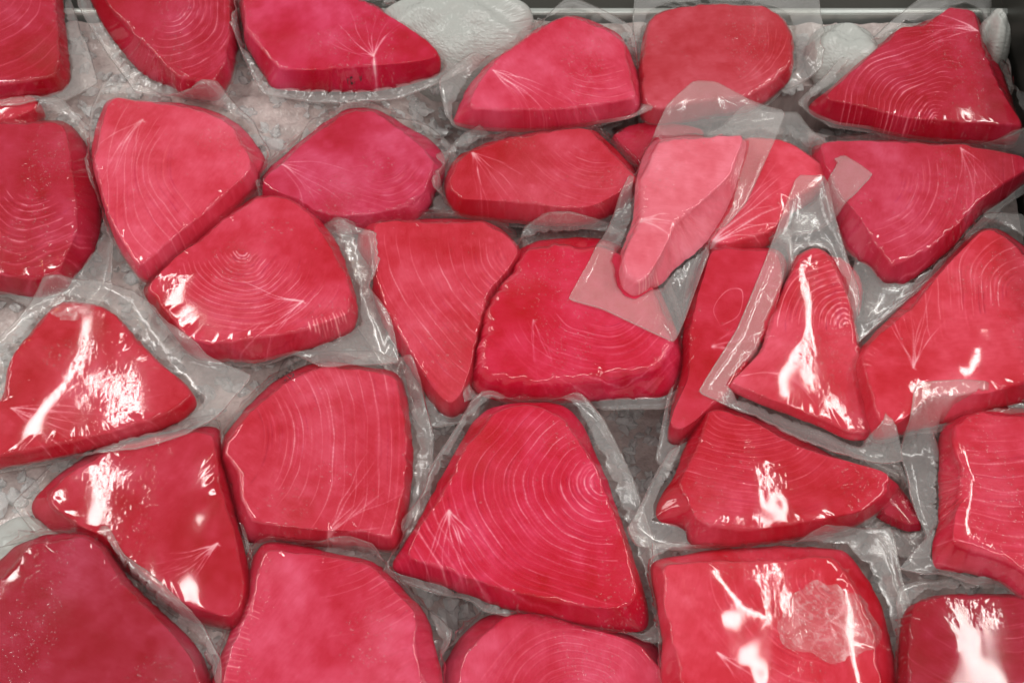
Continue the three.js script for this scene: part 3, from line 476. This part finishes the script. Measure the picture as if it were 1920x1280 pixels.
  { over: 1, label: 'pinkish red tuna slab with a long bright ridge on its left, right edge', sx: -0.04, sz: 0.05, lift: 0.014, t: 0.026, tone: [206, 46, 70], edge: 0.006, arcs: [[[1830, 480], 330, 620, 9, 55, 100, 1, 0.6]],
    top: [[1790, 792], [1850, 772], [1960, 790], [1960, 1075], [1880, 1050], [1802, 1026], [1784, 1014], [1792, 950], [1800, 880], [1786, 840]],
    base: [[1768, 798], [1850, 765], [1965, 770], [1965, 1125], [1860, 1084], [1712, 1054], [1756, 1000], [1760, 880]],
    pouch: [[1722, 732], [1800, 720], [1965, 760], [1980, 1135], [1860, 1100], [1690, 1065], [1738, 1010], [1690, 862], [1704, 800]], fold: 1.3 },
  { over: 1, pockets: [[138, 578, 46, 24, 0]], label: 'flat tuna steak with the broadest patch of white glare, at the left edge', sx: 0.045, sz: -0.02, lift: 0.016, t: 0.020, tone: [192, 40, 58], wavy: 0.6, fold: 1.3, fans: [[[22, 766], -4, 48, 11, 300, 6, 0.8]],  // patch stands for a folded milky film flap, not trapped air
    top: [[92, 582], [122, 564], [180, 572], [212, 588], [260, 642], [310, 692], [350, 722], [360, 740], [330, 768], [270, 792], [200, 812], [100, 836], [0, 856], [-40, 860], [-40, 765], [4, 760], [14, 692], [34, 652]],
    pouch: [[92, 546], [188, 540], [250, 562], [318, 632], [388, 684], [468, 712], [402, 786], [345, 812], [250, 838], [80, 864], [-60, 880], [-60, 740], [0, 652]] },
  { over: 1, label: 'dull dark red tuna steak under rippled film in the bottom left corner', sx: -0.09, sz: 0.027, lift: 0.018, t: 0.028, tone: [166, 34, 56], wavy: 1.2, fold: 1.5,  // tone deepened to carry lamp fall-off and corner vignette
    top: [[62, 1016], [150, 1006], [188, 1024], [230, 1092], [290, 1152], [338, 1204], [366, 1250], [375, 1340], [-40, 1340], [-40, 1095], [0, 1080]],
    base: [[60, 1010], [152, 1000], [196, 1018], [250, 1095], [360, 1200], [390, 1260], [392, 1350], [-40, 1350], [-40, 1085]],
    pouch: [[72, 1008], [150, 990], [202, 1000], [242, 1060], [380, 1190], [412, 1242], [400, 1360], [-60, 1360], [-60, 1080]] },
  { label: 'ringed tuna wedge in a long triangular bag lying over other packs', rest: 0.8, lean: [-0.10, -0.08], t: 0.012, tone: [208, 54, 74], wavy: 0.8, fold: 0.8, flange: M.milky, droop: 0.012, arcs: [[[1588, 612], 8, 150, 10, 185, 292, 1.05, 1.2]], lines: [[[[1390, 705], [1440, 700], [1490, 715], [1530, 760]], 0.9, 0.5]],
    top: [[1530, 462], [1556, 476], [1578, 520], [1600, 590], [1618, 680], [1640, 782], [1634, 808], [1594, 812], [1540, 786], [1450, 752], [1400, 732], [1370, 716], [1394, 694], [1432, 652], [1448, 600], [1460, 570], [1482, 512], [1502, 474]],
    pouch: [[1495, 330], [1540, 346], [1560, 400], [1608, 540], [1640, 700], [1680, 892], [1600, 866], [1500, 830], [1400, 782], [1310, 736], [1380, 620], [1430, 500], [1470, 392]] },
  { ribs: [[[[1200, 532], [1225, 515], [1245, 495]], 7, 12, 0.6]], label: 'palest pink tuna strip in a cloudy bag lying across the other packs', rest: 0.8, lean: [0.05, 0.0], t: 0.028, tone: [230, 112, 130], pale: 0.25, edge: 0.006, fold: 0.8, flange: M.milky, droop: 0.012, fans: [[[1200, 415], -8, 22, 5, 90, 24, 0.9]],
    top: [[1237, 264], [1386, 254], [1392, 262], [1368, 330], [1328, 370], [1270, 420], [1246, 468], [1216, 516], [1194, 530], [1172, 513], [1166, 485], [1182, 440], [1198, 400], [1198, 340], [1216, 302]],
    base: [[1232, 260], [1395, 250], [1392, 300], [1372, 370], [1345, 430], [1300, 490], [1245, 532], [1200, 540], [1168, 520], [1160, 485], [1192, 400], [1192, 340]],
    pouch: [[1300, 154], [1342, 156], [1395, 190], [1468, 226], [1450, 270], [1400, 380], [1342, 450], [1300, 560], [1262, 646], [1130, 582], [1066, 562], [1105, 490], [1160, 380], [1210, 290], [1250, 200]] },
];

// ---------------------------------------------------------------- setting: steel tray and the bed of ice
const metal = new THREE.MeshStandardMaterial({ color: new THREE.Color().setRGB(0.50, 0.53, 0.50), metalness: 0.45, roughness: 0.34, bumpMap: floatTex(256, (u, v) => vn(u * 3, v * 120, 7, 120) * 0.5 + 0.5), bumpScale: 0.00005 });
const darkMetal = new THREE.MeshStandardMaterial({ color: new THREE.Color().setRGB(0.045, 0.043, 0.036), metalness: 0.2, roughness: 0.4 });
{
  const zb = zBack, xr = at(1880, 110, { y: 0.0, sx: 0, sz: 0 })[0] + 0.012;
  const box = (w, h, d, x, y, z) => { const g = new THREE.BoxGeometry(w, h, d); g.translate(x, y, z); return g; };
  const tray = new THREE.Group();
  part('back_panel', box(1.9, 0.098, 0.003, xr - 0.95, -0.047, zb - 0.0015), metal, tray);
  { const [dx] = at(1190, 53, { y: -0.008, sx: 0, sz: 0 }); const wd = new THREE.SphereGeometry(0.0034, 20, 14); wd.scale(1, 1.15, 0.7); wd.translate(dx, -0.012, zb + 0.002); part('water_drop', wd, new THREE.MeshPhysicalMaterial({ color: 0xffffff, roughness: 0.03, transmission: 0.9, thickness: 0.005, ior: 1.33 }), tray); }
  const rim = new THREE.CylinderGeometry(0.004, 0.004, 1.9, 16); rim.rotateZ(Math.PI / 2); rim.translate(xr - 0.95, 0.0005, zb - 0.004);
  part('rim', rim, metal, tray);
  part('ledge', box(1.9, 0.003, 0.30, xr - 0.95, -0.006, zb - 0.158), darkMetal, tray);
  part('side_panel', box(0.004, 0.20, 1.9, xr + 0.002, 0.002, zb + 0.65), darkMetal, tray);
  part('bottom', box(1.9, 0.004, 1.6, xr - 0.95, -0.097, zb + 0.80), metal, tray);
  add(tray, 'display_tray', 'steel display tray with a bright rim along the back and a dark right wall', 'tray', 'thing');
  const W = 1.9, D = 1.5, nx = 420, nz = 330, g = new THREE.PlaneGeometry(W, D, nx, nz); g.rotateX(-Math.PI / 2); g.translate(xr - W / 2 - 0.004, 0, zb + D / 2 + 0.004);
  const p = g.attributes.position, uv = g.attributes.uv;
  for (let i = 0; i < p.count; i++) {
    const x = p.getX(i), z = p.getZ(i), r = 1 - Math.abs(vn(x * 60, z * 60, 71)), q = Math.abs(vn(x * 110, z * 110, 72));
    p.setY(i, iceY(x, Math.max(z, zb + 0.001)) - 0.0045 + 0.0042 * r * r + 0.0012 * q); uv.setXY(i, x / 0.3, z / 0.3);
  }
  g.computeVertexNormals();
  const iceBump = floatTex(1024, (u, v) => 0.5 + 0.25 * (1 - Math.abs(vn(u * 30, v * 30, 11, 30))) + 0.2 * Math.abs(vn(u * 80, v * 80, 12, 80)) + 0.16 * vn(u * 200, v * 200, 13, 200));
  const iceMap = (() => { const n = 512, dta = new Uint8Array(n * n * 4); for (let y = 0; y < n; y++) for (let x = 0; x < n; x++) { const u = x / n, v = y / n, a = 0.5 + 0.5 * vn(u * 8, v * 8, 15, 8), b = 0.5 + 0.5 * vn(u * 40, v * 40, 16, 40), k = 152 + 26 * a + 22 * b * b + 8 * vn(u * 120, v * 120, 18, 120), i = (y * n + x) * 4; dta[i] = k + 10; dta[i + 1] = k - 3; dta[i + 2] = k - 7; dta[i + 3] = 255; } const t = new THREE.DataTexture(dta, n, n); t.colorSpace = THREE.SRGBColorSpace; t.wrapS = t.wrapT = THREE.RepeatWrapping; t.magFilter = THREE.LinearFilter; t.needsUpdate = true; return t; })();
  const ice = new THREE.MeshPhysicalMaterial({ map: iceMap, roughness: 0.12, specularIntensity: 1, bumpMap: iceBump, bumpScale: 0.0010 });
  add(new THREE.Mesh(g, ice), 'ice_bed', 'wet grey crushed ice that fills the tray between the packs', 'crushed ice', 'stuff');
  // loose lumps of crushed ice
  const lump = (() => { const s = new THREE.IcosahedronGeometry(1, 2), q = s.attributes.position, v = new THREE.Vector3(); for (let i = 0; i < q.count; i++) { v.fromBufferAttribute(q, i); const k = 0.82 + 0.3 * vn(v.x * 1.7 + 3, v.y * 1.7 + v.z * 1.3, 5); q.setXYZ(i, v.x * k, v.y * k, v.z * k); } s.computeVertexNormals(); return s; })();
  const lumpMat = new THREE.MeshPhysicalMaterial({ color: new THREE.Color().setRGB(0.84, 0.84, 0.83), roughness: 0.09, specularIntensity: 1, transmission: 0.55, thickness: 0.01, ior: 1.31 });
  const r = rng(5), n = 7000, im = new THREE.InstancedMesh(lump, lumpMat, n), m4 = new THREE.Matrix4(), qt = new THREE.Quaternion(), eu = new THREE.Euler();
  for (let i = 0; i < n; i++) {
    const x = -0.7 + r() * (0.7 + xr - 0.012), z = zb + 0.012 + r() * 1.02, s = 0.005 + 0.011 * r() * r();
    eu.set(r() * 6, r() * 6, r() * 6); qt.setFromEuler(eu); m4.compose(new THREE.Vector3(x, iceY(x, z) - 0.002 - s * 0.25, z), qt, new THREE.Vector3(s * (0.8 + 0.5 * r()), s * (0.6 + 0.4 * r()), s * (0.8 + 0.5 * r()))); im.setMatrixAt(i, m4);
  }
  add(im, 'ice_pieces', 'small clear lumps of crushed ice scattered over the ice bed', 'crushed ice', 'stuff');
  // heaps of snowy ice against the back panel
  const snow = new THREE.MeshPhysicalMaterial({ color: new THREE.Color().setRGB(0.42, 0.43, 0.405), roughness: 0.22, bumpMap: iceBump, bumpScale: 0.0013 });
  for (const [px, py, rx, rz, h, label] of [
    [850, 52, 0.078, 0.048, 0.055, 'big white heap of packed ice at the back, behind the steak with the white node'],
    [1590, 92, 0.036, 0.034, 0.034, 'grey heap of packed ice between the oval steak and the top right steak'],
    [1862, 70, 0.016, 0.02, 0.05, 'small pale ice lump against the dark right wall'],
    [30, 1050, 0.045, 0.035, 0.022, 'rounded frosty ice lump at the left edge above the bottom left steak'],
  ]) {
    const [x, z] = at(px, py, { y: h * 0.55, sx: 0, sz: 0 }), sg = new THREE.SphereGeometry(1, 64, 32, 0, Math.PI * 2, 0, Math.PI * 0.62), q = sg.attributes.position;
    for (let i = 0; i < q.count; i++) { const a = q.getX(i), b = q.getY(i), c = q.getZ(i), k = 1 + 0.22 * vn(a * 1.6 + px, c * 1.6 + b * 1.5, 9) + 0.03 * vn(a * 5, c * 5 + b * 3, 10); q.setXYZ(i, a * rx * k, b * h * k, c * rz * k); const w = sg.attributes.uv; w.setXY(i, (a * rx + b * h * 0.7) / 0.4, (c * rz - b * h * 0.8) / 0.4); }
    sg.computeVertexNormals();
    const o = new THREE.Mesh(sg, snow); o.position.set(x, 0, z); add(o, 'ice_heap', label, 'ice', 'thing');
    const P0 = sg.attributes.position.array.slice(); for (let i = 0; i < P0.length; i += 3) { P0[i] += x; P0[i + 2] += z; } raster(P0, sg.index.array);
  }
}
for (const d of packs) makePack(d);

// ---------------------------------------------------------------- lamps over the counter, plus side panels and a ceiling glow added for sheen and glints
for (const [x, y, z, len, w, L, col, label] of LAMPS) {
  const g = new THREE.Group(); g.position.set(x, y, z);
  const housing = new THREE.BoxGeometry(w + 0.03, 0.04, len + 0.04); housing.translate(0, 0.024, 0);
  part('housing', housing, new THREE.MeshStandardMaterial({ color: new THREE.Color().setRGB(0.7, 0.7, 0.7), roughness: 0.5 }), g);
  const face = new THREE.PlaneGeometry(w, len); face.rotateX(Math.PI / 2);
  part('diffuser', face, new THREE.MeshStandardMaterial({ color: new THREE.Color().setRGB(0.06, 0.06, 0.06), emissive: new THREE.Color().setRGB(...col), emissiveIntensity: w > 3 ? 0.03 : 1.5, roughness: 0.9 }), g);
  add(g, w === len ? 'spot_lamp' : w > 3 ? 'added_ceiling_glow' : 'tube_or_added_panel', label, 'lamp', 'thing');
  const light = new THREE.RectAreaLight(new THREE.Color().setRGB(...col), L, w, len);
  light.position.set(x, y - 0.003, z); light.rotation.x = -Math.PI / 2; light.name = 'lamp_or_added_light'; scene.add(light);
}

renderer.render(scene, camera);
